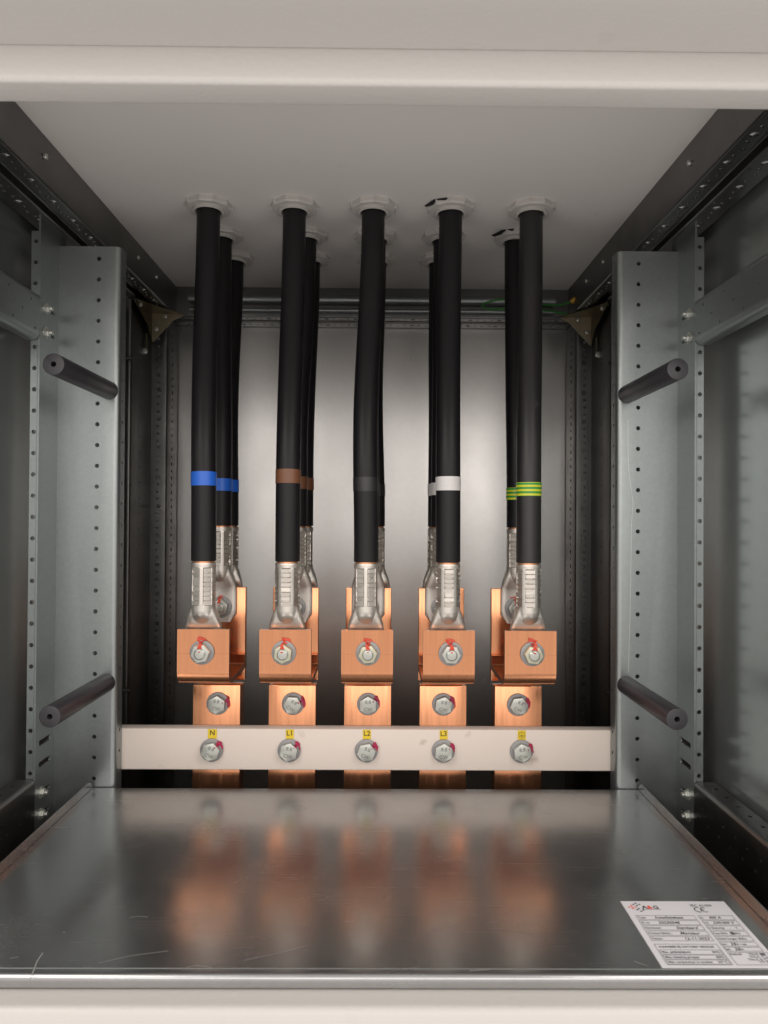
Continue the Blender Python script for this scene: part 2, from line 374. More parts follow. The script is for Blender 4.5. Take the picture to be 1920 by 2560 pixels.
# back corner uprights
for s, nm in SIDES:
    bm = bmesh.new()
    f = lambda u, y, c, s=s: Vector((CX + s * u, y, c))
    sheet(bm, [(0.327, 0.943), (0.319, 0.943), (0.319, 1.028), (0.316, 1.028), (0.2965, 1.028), (0.2965, 1.078)], 0.0015, -0.70, ZR - 0.002, f, r=0.0015, seg=3)
    o = obj('corner_upright', bm, M['rail']); tag(o, f'dark punched upright in the back {nm} corner', 'upright', 'punched uprights in the back corners')
    cb = bmesh.new()
    for i in range(54):
        z = 0.268 - i * 0.0105
        prism(cb, 12, 0.0033 if i % 4 == 0 else 0.0020, 0.008, (CX + s * (0.3065 + (0 if i % 4 == 0 else 0.0012)), 1.024, z), 'Y')
        prism(cb, 10, 0.0022 if i % 2 else 0.003, 0.008, (CX + s * 0.2965 - 0.004, 1.052, z), 'X')
        if i % 2: prism(cb, 10, 0.0014, 0.008, (CX + s * 0.319 - 0.004, 0.977, z), 'X')
    cut(o, cb)
    bm = bmesh.new()                                                # slim bright strip in front of it
    box(bm, CX + s * 0.3255 - 0.004, CX + s * 0.3255 + 0.004, 0.930, 0.932, -0.70, 0.279, 0.0006)
    tag(obj('cover_strip', bm, M['zinc_side']), f'slim vertical steel strip beside the back {nm} upright', 'strip')
    # yellow passivated corner gusset
    g = thing('corner_gusset', (CX + s * 0.312, 1.006, 0.2895), f'yellowish three-sided steel gusset in the upper {nm} back corner', 'bracket', 'corner gussets')
    bm = bmesh.new()
    for tri in ([(0, 0, 0), (-s * 0.046, 0.006, 0.0), (-s * 0.030, 0.004, -0.010), (-s * 0.003, 0, -0.042), (0, 0, -0.042)],
                [(0, 0, 0), (0, 0, -0.042), (s * 0.0, -0.02, -0.022), (0, -0.07, -0.006), (0, -0.07, 0)],
                [(0, 0, 0), (0, -0.07, 0), (-s * 0.02, -0.035, 0), (-s * 0.046, 0.006, 0)]):
        bm.faces.new([bm.verts.new(v) for v in tri])
    bmesh.ops.remove_doubles(bm, verts=list(bm.verts), dist=1e-5)
    bmesh.ops.recalc_face_normals(bm, faces=list(bm.faces))
    bmesh.ops.solidify(bm, geom=list(bm.faces), thickness=0.0015)
    obj('plate', bm, M['brass'], g)
    for p in ((-s * 0.02, 0.0, -0.006), (-s * 0.008, -0.001, -0.024), (-s * 0.0015, -0.05, -0.004)):
        b2 = bmesh.new(); prism(b2, 12, 0.0032, -0.004, p, 'Y', bev=0.001); obj('screw', b2, M['bolt'], g)
    bm = bmesh.new(); tube(bm, [(CX + s * 0.315, 0.994, 0.256), (CX + s * 0.314, 0.992, 0.227)], 0.0017, 10)
    o = tag(obj('hook_pin', bm, M['brass']), f'short brass pin below the {nm} corner gusset', 'pin')
    b2 = bmesh.new(); prism(b2, 12, 0.0045, -0.004, (CX + s * 0.316, 0.992, 0.231), 'Y', bev=0.001); obj('screw', b2, M['bolt'], o)
    for z in (0.208, -0.225):
        bm = bmesh.new(); xa, xb = CX + s * 0.310, CX + s * 0.328
        tube(bm, [(xa, 0.93, z), (xb, 0.93, z)], 0.0022, 10)
        tag(obj('spacer_pin', bm, M['rail']), f'small dark pin on the {"upper" if z > 0 else "lower"} {nm} back upright', 'pin')

# ------------------------------------------------------------------ mounting posts
HZ = [0.263 - 0.0211 * i for i in range(26)]
FZ = [0.2655 - 0.02045 * i for i in range(27)]
for s, nm in SIDES:
    post = thing('mounting_post', (0, 0, 0), f'galvanised perforated mounting post on the {nm} side with two dark rods', 'post', 'mounting posts')
    bm = bmesh.new()
    f = lambda u, y, c, s=s: Vector((CX + s * u, y, c))
    sheet(bm, [(0.2537, 0.7415), (0.2537, 0.7245), (0.3162, 0.7245)], 0.0018, -0.60, 0.2755, f, r=0.0055, seg=6)
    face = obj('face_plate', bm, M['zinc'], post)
    cb = bmesh.new()
    for z in HZ:
        prism(cb, 16, 0.0022, 0.02, (CX + s * 0.2755, 0.715, z), 'Y')
        prism(cb, 14, 0.0018, 0.02, (CX + s * 0.2537 - 0.01, 0.7350, z + 0.004), 'X')
    cut(face, cb)
    bm = bmesh.new()
    sheet(bm, [(0.3158, 0.740), (0.3158, 0.685)], 0.0018, -0.60, 0.306, f, r=0.0012, seg=4)
    web = obj('web_plate', bm, M['zinc'], post)
    cb = bmesh.new()
    for z in (-0.2195, -0.2405): box(cb, CX + s * 0.316 - 0.01, CX + s * 0.316 + 0.01, 0.6925, 0.7165, z - 0.0028, z + 0.0028, 0.0012, 2)
    for z in (0.2035, 0.180, -0.268, -0.289): box(cb, CX + s * 0.316 - 0.01, CX + s * 0.316 + 0.01, 0.694, 0.715, z - 0.002, z + 0.002, 0.0008, 2)
    cut(web, cb)
    bm = bmesh.new()
    box(bm, min(CX + s * 0.3178, CX + s * 0.3252), max(CX + s * 0.3178, CX + s * 0.3252), 0.6856, 0.6876, -0.60, 0.2755, 0.0004, 1)
    fl = obj('front_flange', bm, M['zinc'], post)
    cb = bmesh.new()
    for z in FZ: prism(cb, 16, 0.0021, 0.02, (CX + s * 0.3209, 0.675, z), 'Y')
    cut(fl, cb)
    for z in (0.2035, 0.180, -0.268, -0.289):                       # rail bolts through the web
        b2 = bmesh.new(); prism(b2, 6, 0.0042, -s * 0.004, (CX + s * 0.3158, 0.697, z), 'X', bev=0.0006)
        prism(b2, 14, 0.0024, -s * 0.007, (CX + s * 0.3158, 0.697, z), 'X', bev=0.0006)
        prism(b2, 18, 0.0056, -s * 0.001, (CX + s * 0.3158, 0.697, z), 'X')
        obj('bolt', b2, M['bolt'], post)
    # depth rails between post and front frame
    for zt, zb, up in ((0.213, 0.1715, True), (-0.253, -0.297, False)):
        bm = bmesh.new()
        g = (lambda u, z, c, s=s: Vector((CX + s * u, c, z)))
        if up: sheet(bm, [(0.336, zt), (0.3172, zt), (0.3172, zb), (0.3305, zb), (0.3305, zb + 0.006)], -0.0018, 0.445, 0.684, g, r=0.0055, seg=6)
        else: sheet(bm, [(0.336, zt), (0.3172, zt), (0.3172, zb - 0.02)], -0.0018, 0.445, 0.684, g, r=0.0022, seg=4)
        o = obj('depth_rail', bm, M['zinc'] if up else M['rail'])
        tag(o, f'{"upper" if up else "lower"} punched steel rail running from the {nm} post to the front', 'rail', 'depth rails beside the posts')
        cb = bmesh.new()
        for i in range(11):
            y = 0.462 + i * 0.0205
            if up:
                for k, z in enumerate((zt - 0.009, zt - 0.022, zt - 0.034)):
                    if (i + k) % 2 == 0: prism(cb, 10, 0.0012, 0.02, (CX + s * 0.3172 - 0.01, y + 0.004 * k, z), 'X')
            else:
                prism(cb, 10, 0.0013, 0.02, (CX + s * 0.3172 - 0.01, y, zt - 0.016), 'X')
                prism(cb, 10, 0.0013, 0.02, (CX + s * 0.3172 - 0.01, y + 0.008, zt - 0.028), 'X')
                prism(cb, 12, 0.0019, 0.02, (CX + s * 0.3285, y, zt - 0.01), 'Z')
        cut(o, cb)
    if s == 1:
        bm = bmesh.new(); line = [(140, 400), (143, 680), (150, 780), (166, 890), (178, 980), (168, 1120), (163, 1500), (160, 1700), (152, 2000), (150, 2150)]
        pr = None
        for px, py in line:
            x, z = (1520 + px * 0.3614 - 947) / 1780 * 0.7245, -(900 + py * 0.3614 - 1297) / 1780 * 0.7245
            w = 0.00022; cur = [bm.verts.new((x - w, 0.72440, z)), bm.verts.new((x + w, 0.72440, z))]
            if pr: bm.faces.new((pr[0], pr[1], cur[1], cur[0]))
            pr = cur
        obj('scratch', bm, M['scratch'], post)
    # insulating rods on the post face
    for z, lv in ((0.1285, 'upper'), (-0.1675, 'lower')):
        bm = bmesh.new(); prism(bm, 40, 0.0092, 0.1245, (CX + s * 0.2637, 0.600, z), 'Y', bev=0.0006)
        o = obj('standoff_rod', bm, M['rod']); tag(o, f'dark grey plastic rod sticking out of the {lv} {nm} post', 'rod', 'plastic standoff rods on the posts')
        cb = bmesh.new(); prism(cb, 20, 0.0024, 0.03, (CX + s * 0.2637, 0.59, z), 'Y'); cut(o, cb)
        b2 = bmesh.new(); lathe_ring(b2, [(0.0021, 0.0), (0.0034, 0.0), (0.0034, 0.02), (0.0021, 0.02)], 20, (CX + s * 0.2637, 0.6006, z), 'Y')

# ------------------------------------------------------------------ shelf
shelf = thing('shelf', (0, 0, ZS), 'wide galvanised shelf plate reflecting the copper, raised side lips', 'shelf')
HALF = 0.2755
bm = bmesh.new()
sheet(bm, [(0.722, 0.0), (0.428, 0.0), (0.428, -0.0074)], 0.0014, CX - HALF + 0.0004, CX + HALF - 0.0004, YZ, r=0.0032, seg=6)
obj('shelf_plate', bm, M['zinc_shelf'], shelf)
bm = bmesh.new(); box(bm, CX - HALF + 0.004, CX + HALF - 0.004, 0.4345, 0.4350, 0.0, 0.00025)
obj('front_crease', bm, M['zinc'], shelf)
for s, nm in SIDES:
    bm = bmesh.new(); x = CX + s * HALF
    v = [(0.4300, -0.006), (0.4300, 0.0055), (0.434, 0.0085), (0.714, 0.0085), (0.7205, 0.005), (0.7205, -0.006)]
    a = [bm.verts.new((x, y, z)) for y, z in v]; b = [bm.verts.new((x + s * 0.0016, y, z)) for y, z in v]
    bm.faces.new(a); bm.faces.new(b[::-1])
    for i in range(len(v)): bm.faces.new((a[i], b[i], b[(i + 1) % len(v)], a[(i + 1) % len(v)]))
    bmesh.ops.bevel(bm, geom=list(bm.edges), offset=0.0005, segments=2, affect='EDGES')
    obj('side_lip', bm, M['zinc_shelf'], shelf)

for pts in ([(122, 2377), (108, 2398), (98, 2425), (89, 2446)], [(335, 2290), (360, 2286), (380, 2289)], [(260, 2402), (340, 2384), (432, 2372)], [(620, 2395), (690, 2380), (770, 2360)],
            [(40, 2391), (62, 2388)], [(470, 2415), (500, 2408), (540, 2412)], [(1590, 2395), (1625, 2408)], [(870, 2300), (890, 2298)], [(1180, 2420), (1230, 2417)], [(172, 2326), (175, 2328)]):
    bm = bmesh.new(); pr = None
    for px, py in pts:
        d = -ZS * 1780 / (py - 1297); x = (px - 947) / 1780 * d; w = 0.00016
        dx, dy = (w * 0.3, w) if abs(pts[-1][0] - pts[0][0]) > abs(pts[-1][1] - pts[0][1]) else (w * 1.6, w * 0.4)
        cur = [bm.verts.new((x - dx, d - dy, 0.00008)), bm.verts.new((x + dx, d + dy, 0.00008))]
        if pr: bm.faces.new((pr[0], pr[1], cur[1], cur[0]))
        pr = cur
    obj('scratch', bm, M['scratch'], shelf)

# rating label on the shelf
LX, LY, LW, LH = 0.1745, 0.5105, 0.0742, 0.0752
lab = thing('rating_label', (LX, LY, ZS), 'white printed rating label stuck on the right front of the shelf', 'label')
bm = bmesh.new(); box(bm, 0, LW, -LH, 0, 0.0003, 0.0007); obj('film', bm, M['paper'], lab)
Rt, Up = (1, 0, 0), (0, 1, 0); ZT = 0.0008
def lp(u, v): return (u * LW, -v * LH, ZT)
bm = bmesh.new()
def frame(u0, v0, u1, v1, w=0.0035):
    for (a, b, c, d) in ((u0, v0, u1, v0 + w), (u0, v1 - w, u1, v1), (u0, v0 + w, u0 + w, v1 - w), (u1 - w, v0 + w, u1, v1 - w)):
        box(bm, a * LW, c * LW, -d * LH, -b * LH, ZT, ZT + 0.00006)
rows_l = [(0.245, 0.315), (0.328, 0.398), (0.410, 0.478), (0.492, 0.560), (0.573, 0.640)]
for a, b in rows_l: frame(0.055, a, 0.60, b)
rows_r = [(0.245, 0.315), (0.328, 0.398), (0.410, 0.478), (0.492, 0.560), (0.573, 0.640), (0.655, 0.715), (0.728, 0.785)]
for a, b in rows_r: frame(0.635, a, 0.955, b)
frame(0.055, 0.685, 0.60, 0.970); frame(0.068, 0.765, 0.588, 0.83); frame(0.068, 0.838, 0.588, 0.895); frame(0.068, 0.903, 0.588, 0.962)
frame(0.635, 0.80, 0.975, 0.970)
for i, v in enumerate((0.825, 0.862, 0.899, 0.936)):
    if i == 0: box(bm, 0.90 * LW, 0.945 * LW, -(v + 0.014) * LH, -(v - 0.014) * LH, ZT, ZT + 0.00006)
    else: frame(0.90, v - 0.016, 0.945, v + 0.016, 0.004)
box(bm, 0.80 * LW, 0.835 * LW, -0.545 * LH, -0.505 * LH, ZT, ZT + 0.00006)
obj('form_boxes', bm, M['ink_grey'], lab)
bm = bmesh.new()
def T(s, u, v, size, al='LEFT', sh=0.0, sq=1.0, weight=0.01): text_bm(bm, s, size, lp(u, v), Rt, Up, 0.00004, al, sh, sq, weight)
T('IEC 61439', 0.640, 0.078, 0.0038, sq=0.95)
for s, v in zip(('Type:', 'ID nr:', 'Klantnaam:', 'Contact Elektr.:', 'Datum:'), rows_l): T(s, 0.067, sum(v) / 2, 0.0029, sq=0.85)
for s, v in zip(('In:', 'Un:', 'U Besturing:      -      V', 'Freq: 50Hz       60Hz', 'Opstel hoogte: 2000m', 'Icw:         kA 1 sec', 'Ipk:          kA'), rows_r): T(s, 0.645, sum(v) / 2, 0.0028, sq=0.75)
T('AANNAMES BIJ ONTWERP VERDELER', 0.08, 0.725, 0.0029, sq=0.74)
for s, v in (('Max. gelijktijdigheid', 0.797), ('Max. belasting groepen', 0.866), ('Max. temperatuur in verdeler', 0.932)): T(s, 0.08, v, 0.0028, sq=0.82)
for s, v in (('80%', 0.797), ('80%', 0.866), ('35°C', 0.932)): T(s, 0.575, v, 0.0029, 'RIGHT')
T('Stelsel:', 0.645, 0.825, 0.0028)
for s, v in (('TN-S', 0.825), ('TN-C', 0.862), ('TN-C-S', 0.899), ('TT', 0.936)): T(s, 0.885, v, 0.0028, 'RIGHT')
obj('printed_text', bm, M['ink_grey'], lab)
bm = bmesh.new()
for s, v in zip(('Installatiekast', '20230048', 'Standaard', 'Monteur', '12-11-2023'), rows_l): T(s, 0.22 if s[0] in 'I2' else 0.35, sum(v) / 2, 0.0040, sh=0.3, sq=0.9)
for s, v in zip(('400 A', '230/400 V', '', '', '', '25', '25'), rows_r):
    if s: T(s, 0.72, sum(v) / 2, 0.0038, sh=0.3, sq=0.9)
obj('handwriting', bm, M['ink'], lab)
bm = bmesh.new()                                                    # the letters of the firm's mark
T('A', 0.166, 0.110, 0.0056, 'LEFT', weight=0.02); T('G', 0.272, 0.110, 0.0054, 'LEFT', weight=0.02)
box(bm, 0.166 * LW, 0.335 * LW, -0.146 * LH, -0.142 * LH, ZT, ZT + 0.00006)
dots = [(0.132, 0.038, 0), (0.104, 0.060, 0), (0.161, 0.060, 0), (0.131, 0.080, 0), (0.130, 0.132, 0), (0.108, 0.152, 0), (0.164, 0.155, 0), (0.136, 0.178, 0),
        (0.076, 0.081, 1), (0.046, 0.106, 1), (0.076, 0.108, 1), (0.108, 0.107, 1), (0.078, 0.132, 1)]
for u, v, c in dots:
    if not c:
        p = lp(u, v); box(bm, p[0] - 0.0007, p[0] + 0.0007, p[1] - 0.0006, p[1] + 0.0006, ZT, ZT + 0.00006)
obj('black_logo', bm, M['ink'], lab)
bm = bmesh.new()
T('&', 0.216, 0.110, 0.0056, 'LEFT', weight=0.03)
for u, v, c in dots:
    if c:
        p = lp(u, v); box(bm, p[0] - 0.0007, p[0] + 0.0007, p[1] - 0.0006, p[1] + 0.0006, ZT, ZT + 0.00006)
obj('red_logo', bm, M['logo_red'], lab)
bm = bmesh.new()                                                    # CE mark: two open arcs
for (u, bar) in ((0.685, 0), (0.745, 1)):
    c = lp(u, 0.150); n = 16; prev = None
    for k in range(n + 1):
        a = R(60 + 240 * k / n); pi_ = [(c[0] + math.cos(a) * r * 0.9, c[1] + math.sin(a) * r, ZT) for r in (0.0024, 0.0032)]
        cur = [bm.verts.new(q) for q in pi_] + [bm.verts.new((q[0], q[1], ZT + 0.00006)) for q in pi_]
        if prev: bm.faces.new((prev[2], prev[3], cur[3], cur[2]))
        prev = cur
    if bar: box(bm, c[0] - 0.0028, c[0] - 0.0002, c[1] - 0.0004, c[1] + 0.0004, ZT, ZT + 0.00006)
obj('ce_mark', bm, M['ink'], lab)

# ------------------------------------------------------------------ crossbar with its labels
bar = thing('crossbar', (0, 0.7422, -0.2402), 'beige painted bar across the cabinet carrying five bolts', 'crossbar')
bm = bmesh.new(); box(bm, CX - 0.2645, CX + 0.2645, 0, 0.0146, -0.0213, 0.0213, 0.0012, 3); obj('bar_body', bm, M['bar'], bar)
BOLT_X = [(-0.1715, -0.2406), (-0.0913, -0.2406), (-0.0113, -0.2406), (0.0685, -0.2406), (0.1498, -0.2406)]
for i, p in enumerate(PH):
    x = BOLT_X[i][0] + 0.0004
    nm = 'the earth symbol' if p == 'PE' else f'the text {p}'
    t = thing('phase_label', (x, 0.742, -0.2240), f'small yellow sticker with {nm} on the beige bar', 'sticker', 'yellow stickers on the crossbar')
    t.rotation_euler = (0, R((1.5, -1.0, 0.6, -1.8, 1.2)[i]), 0)
    w = 0.0047 if p == 'N' else 0.0042
    bm = bmesh.new(); box(bm, -w, w, -0.0003, -0.0001, -0.0048, 0.0048); obj('film', bm, M['yellow_label'], t)
    bm = bmesh.new(); c = (0, -0.00035, 0.0)
    if p != 'PE': text_bm(bm, p, 0.0072, (0, -0.00036, 0.0008), (1, 0, 0), (0, 0, 1), 0.00004, weight=0.01)
    else:
        lathe_ring(bm, [(0.0030, -0.0004), (0.0034, -0.0004), (0.0034, -0.00032), (0.0030, -0.00032)], 28, (0, 0, 0), 'Y')
        box(bm, -0.0002, 0.0002, -0.0004, -0.00032, -0.0004, 0.0024)
        for z, h in ((-0.0004, 0.0020), (-0.0011, 0.0014), (-0.0018, 0.0008)): box(bm, -h, h, -0.0004, -0.00032, z - 0.00018, z + 0.00018)
    obj('lettering', bm, M['ink'], t)

# ------------------------------------------------------------------ bolts and nuts
def ribbon(bm, path, widths, jit=0.0004, sub=5, seed=1):
    """a brush stroke of lacquer lying on the path (x, y out, z)"""
    rnd = random.Random(seed); prev = None; pts = []
    widths = [w * rnd.uniform(0.65, 1.35) for w in widths]
    path = [(p[0] + rnd.uniform(-0.0006, 0.0006), p[1], p[2] + rnd.uniform(-0.0003, 0.0003)) for p in path]
    for i in range(len(path) - 1):
        for k in range(sub):
            t = k / sub; pts.append((Vector(path[i]).lerp(Vector(path[i + 1]), t), widths[i] * (1 - t) + widths[i + 1] * t))
    pts.append((Vector(path[-1]), widths[-1]))
    for j, (p, w) in enumerate(pts):
        q = pts[min(j + 1, len(pts) - 1)][0] - pts[max(j - 1, 0)][0]
        q.y = 0
        if q.length < 1e-6: q = Vector((0, 0, 1))
        n = Vector((-q.z, 0, q.x)).normalized()
        l = bm.verts.new(p + n * (w + rnd.uniform(-jit, jit))); c = bm.verts.new(p + Vector((0, -0.0002, 0))); r = bm.verts.new(p - n * (w + rnd.uniform(-jit, jit)))
        if prev:
            bm.faces.new((prev[0], prev[1], c, l)); bm.faces.new((prev[1], prev[2], r, c))
        prev = (l, c, r)
def washer_bm(r):
    bm = bmesh.new(); prism(bm, 40, r, -0.0022, (0, 0, 0), 'Y', bev=0.0004); return bm
WASHER = finish(washer_bm(0.0119), 'washer'); WASHER.materials.append(M['washer'])
bm = bmesh.new(); prism(bm, 6, 0.0098, -0.0062, (0, -0.0022, 0), 'Y', bev=0.0007, seg=2); HEAD = finish(bm, 'hex_head', 25); HEAD.materials.append(M['bolt'])
def bolt(name, x, y, z, rot, label, group, marks, mark_side, seed, mat_head=None, paint='magenta'):
    o = thing(name, (x, y, z), label, 'bolt', group)
    obj('washer', WASHER, None, o)
    h = obj('hex_head', HEAD, None, o); h.rotation_euler = (0, rot, 0)
    bm = bmesh.new()
    for k, s in enumerate(marks):
        a = R(90 - 180 * k)
        rr = Vector((math.cos(a), 0, math.sin(a)))
        text_bm(bm, s, 0.0052, (0, -0.00845, 0.0036 - 0.0076 * k), (1, 0, 0), (0, 0, 1), 0.00018)
    obj('head_marking', bm, M['dull'], h)
    bm = bmesh.new(); a = R(mark_side)
    c, s_ = math.cos(a), math.sin(a)
    path = [(0.0128 * c, -0.0005, 0.0128 * s_), (0.0113 * c, -0.0026, 0.0113 * s_), (0.0093 * c, -0.0028, 0.0093 * s_), (0.0085 * c, -0.0075, 0.0085 * s_), (0.0068 * c, -0.0089, 0.0068 * s_)]
    ribbon(bm, path, [0.0018, 0.0023, 0.0016, 0.0012, 0.0007], seed=seed)
    pa = [((0.0115) * math.cos(R(mark_side + d)), -0.0025, 0.0115 * math.sin(R(mark_side + d))) for d in (16, 0, -18, -36)]
    ribbon(bm, pa, [0.0006, 0.0014, 0.0012, 0.0004], seed=seed + 3)
    obj('paint_mark', bm, M[paint], o)
    return o
BR = [R(18), R(12), R(20), R(3), R(-8)]
for i, (x, z) in enumerate(BOLT_X):
    nm = 'earth symbol' if i == 4 else PH[i]
    bolt('bar_bolt', x, 0.742, z, BR[i], f'zinc hex bolt on the beige bar under the yellow {nm} sticker', 'hex bolts on the crossbar', ('8.8', 'CW'), (42, 40, 36, 33, 30)[i], i * 5 + 1)
TR = [R(4), R(33), R(0), R(8), R(24)]
for i in range(5):
    o = bolt('busbar_bolt', BARS[i] - 0.0005 * (i - 3), 0.757, -0.1962, TR[i], f'zinc bolt on the copper below the {TAPES[i]} taped cables, above the bar', 'hex bolts on the busbars', ('8.8', 'CW'), (18, 22, 34, 36, 24)[i], i * 5 + 70)
    pm = bmesh.new()
    pa = [(0.0122 * math.cos(R(d)), -0.0008, 0.0122 * math.sin(R(d))) for d in (46, 30, 10, -10, -22)]
    ribbon(pm, pa, [0.0006, 0.0015, 0.0013, 0.0010, 0.0003], seed=i + 40); obj('red_mark', pm, M['red'], o)

def nut(name, x, y, z, rot, label, group, seed, tilt=0.0, mt='bolt'):
    o = thing(name, (x, y, z), label, 'nut', group)
    obj('washer', WASHER, None, o)
    bm = bmesh.new(); prism(bm, 6, 0.0096, -0.0078, (0, -0.0022, 0), 'Y', rot=rot, bev=0.0009, seg=3); obj('hex_nut', bm, M[mt], o, angle=25)
    bm = bmesh.new(); prism(bm, 28, 0.0049, -0.0125, (0, 0.0, 0), 'Y', bev=0.0009, seg=3)
    for k in range(3): lathe_ring(bm, [(0.0048, -0.0121 + 0.0011 * k), (0.0053, -0.0117 + 0.0011 * k), (0.0048, -0.0113 + 0.0011 * k)], 28, (0, 0, 0), 'Y')
    obj('stud', bm, M['bolt'], o)
    bm = bmesh.new(); t = tilt
    ribbon(bm, [(t * 0.6 + 0.0002, -0.0006, 0.0142), (t * 0.6, -0.0008, 0.0122), (t * 0.5, -0.0027, 0.0108), (t * 0.3, -0.0032, 0.0098), (t * 0.2, -0.0098, 0.0097), (0, -0.0106, 0.0080), (0, -0.0106, 0.0052), (-t * 0.4, -0.0132, 0.0025)],
           [0.0036, 0.0046, 0.0024, 0.0020, 0.0019, 0.0019, 0.0024, 0.0013], jit=0.0007, seed=seed)
    obj('paint_mark', bm, M['red'], o)
    return o

# ------------------------------------------------------------------ copper
for i in range(5):
    b = BARS[i]; tp = TAPES[i]
    bb = thing('busbar', (b, 0.757, -0.30), f'vertical copper busbar rising from the beige bar under the {tp} taped cables', 'busbar', 'vertical copper busbars')
    bm = bmesh.new(); box(bm, -0.025, 0.025, 0, 0.010, -0.36, 0.123, 0.0007, 2); obj('front_bar', bm, M['copper'], bb)
    bm = bmesh.new(); box(bm, -0.0245, 0.0245, 0.0102, 0.0258, -0.36, 0.1205, 0.0007, 2); obj('rear_bar', bm, M['copper'], bb)
    br = thing('copper_bracket', (b, 0.697, -0.1645), f'bent copper bracket with a front flap holding the {tp} taped cables', 'bracket', 'bent copper brackets')
    bm = bmesh.new()
    sheet(bm, [(0.0, 0.0555), (0.0, 0.0), (0.0855, 0.0), (0.0855, 0.016)], 0.005, -0.0253, 0.0253, YZ, r=[0, 0.0150, 0.0072, 0], seg=12)
    bmesh.ops.bevel(bm, geom=[e for e in bm.edges if len(e.link_faces) == 2 and e.calc_face_angle(0) > R(60)], offset=0.0005, segments=2, affect='EDGES')
    obj('flap', bm, M['copper'], br)
    bm = bmesh.new(); box(bm, -0.025, 0.025, 0.0862, 0.0952, -0.0130, 0.0885, 0.0006, 2); obj('riser_plate', bm, M['copper'], br)
    bm = bmesh.new(); box(bm, -0.0248, 0.0248, -0.00012, 0.0, 0.0318, 0.0321); obj('scribe_line', bm, M['copper_line'], br)
    if i in (2, 3):
        bm = bmesh.new(); box(bm, -0.0018, -0.0016, -0.00012, 0.0, 0.0112, 0.0220); obj('scribe_line', bm, M['copper_line'], br)
    ox = (-0.0008, -0.0012, 0.0008, 0.0016, 0.0015)[i]
    nut('front_nut', b + ox, 0.697, -0.1312, (R(20), R(5), R(22), R(32), R(36))[i], f'red marked nut on the copper flap under the front {tp} taped cable', 'red marked nuts on the copper flaps', 11 + i,
        tilt=(0.0, 0.0032, 0.0, -0.001, 0.0)[i], mt=('bolt', 'bolt_yellow', 'bolt_yellow', 'bolt', 'bolt_yellow')[i])
    nut('rear_nut', b, 0.7755, -0.0965, R(10 + 7 * i), f'nut holding the middle {tp} taped cable to its copper riser', 'nuts on the copper risers', 31 + i)

# ------------------------------------------------------------------ cables with crimped lugs
def lug_mesh(seed, y_shift):
    """a crimped tube that flattens into a palm; origin in the mouth of the tube, the palm's plane at y_shift"""
    rnd = random.Random(seed); bm = bmesh.new()
    NA, zs = 96, []
    z = 0.0
    while z > -0.0430: zs.append(z); z -= 0.00055
    while z > -0.0680: zs.append(z); z -= 0.0008
    for k in range(1, 9): zs.append(-0.068 - 0.035 * k / 8)
    offs = (26, 1, 29, 0, 4)[(seed // 7) % 5] if seed % 7 == 0 else rnd.uniform(0, 60); cells = {}
    rings = []
    def ramp(d, tab):
        for (d0, v0), (d1, v1) in zip(tab, tab[1:]):
            if d <= d1:
                t = max(0, (d - d0) / (d1 - d0)); return v0 + (v1 - v0) * t
        return tab[-1][1]
    RB_ = 0.0121
    for z in zs:
        d = -z; ring = []
        sm = min(1, max(0, (d - 0.049) / 0.012)); sm = sm * sm * (3 - 2 * sm)
        g = ramp(d, [(0, 1.0), (0.0475, 1.0), (0.0510, 0.93), (0.0540, 0.80), (0.0570, 0.62), (0.0600, 0.42), (0.064, 0.2)])
        aw = ramp(d, [(0.0, 0.0095), (0.042, 0.0112), (0.0470, 0.0126), (0.0510, 0.0142), (0.0550, 0.0158), (0.060, 0.0172), (0.066, 0.0181)])
        bw = ramp(d, [(0.0, 0.006), (0.046, 0.0088), (0.052, 0.0082), (0.058, 0.0062), (0.065, 0.0036), (0.069, 0.0029)])
        if d > 0.0945: aw -= (d - 0.0945) * 0.8
        for k in range(NA):
            a = 2 * math.pi * k / NA
            c, sn = math.cos(a), math.sin(a)
            rc = RB_ / math.sqrt(c * c + (sn / g) ** 2)
            rw = (abs(c / aw) ** 3.6 + abs(sn / bw) ** 3.6) ** (-1 / 3.6) if d > 0.042 else 0
            r = 1.0
            if 0.0045 < d < 0.0415:
                row = int((d - 0.0045) / 0.0046); fr = (d - 0.0045) / 0.0046 - row
                ang = (math.degrees(a) + offs) % 360; cc = int(ang / 60); ca = ang / 60 - cc
                dp = cells.setdefault((row, cc), (rnd.uniform(0.4, 1.3), rnd.uniform(-1.0, 1.0), rnd.uniform(0.08, 0.2), rnd.uniform(-0.2, 0.2)))
                if row < 8 and fr > dp[2] and 0.16 < ca < 0.84:
                    flat = math.cos(R(22)) / math.cos(R((ca - 0.5) * 60)) + 0.035
                    r = min(1, flat) - 0.045 * dp[0] - (0.03 + 0.05 * dp[1]) * (fr - 0.5) - 0.10 * dp[3] * (ca - 0.5)
                elif row < 8 and 0.16 < ca < 0.84: r = 0.87
                else: r = 1.012
            rr = max(rc * r, rw)
            if d < 0.0008: rr *= 0.985
            ring.append(bm.verts.new((rr * c, rr * sn + y_shift * sm, z)))
        rings.append(ring)
    for i in range(len(rings) - 1):
        for k in range(NA): bm.faces.new((rings[i][k], rings[i][(k + 1) % NA], rings[i + 1][(k + 1) % NA], rings[i + 1][k]))
    bm.faces.new(rings[0][::-1]); bm.faces.new(rings[-1])
    me = finish(bm, 'cable_lug', 28); me.materials.append(M['lug']); return me
RC = 0.0122
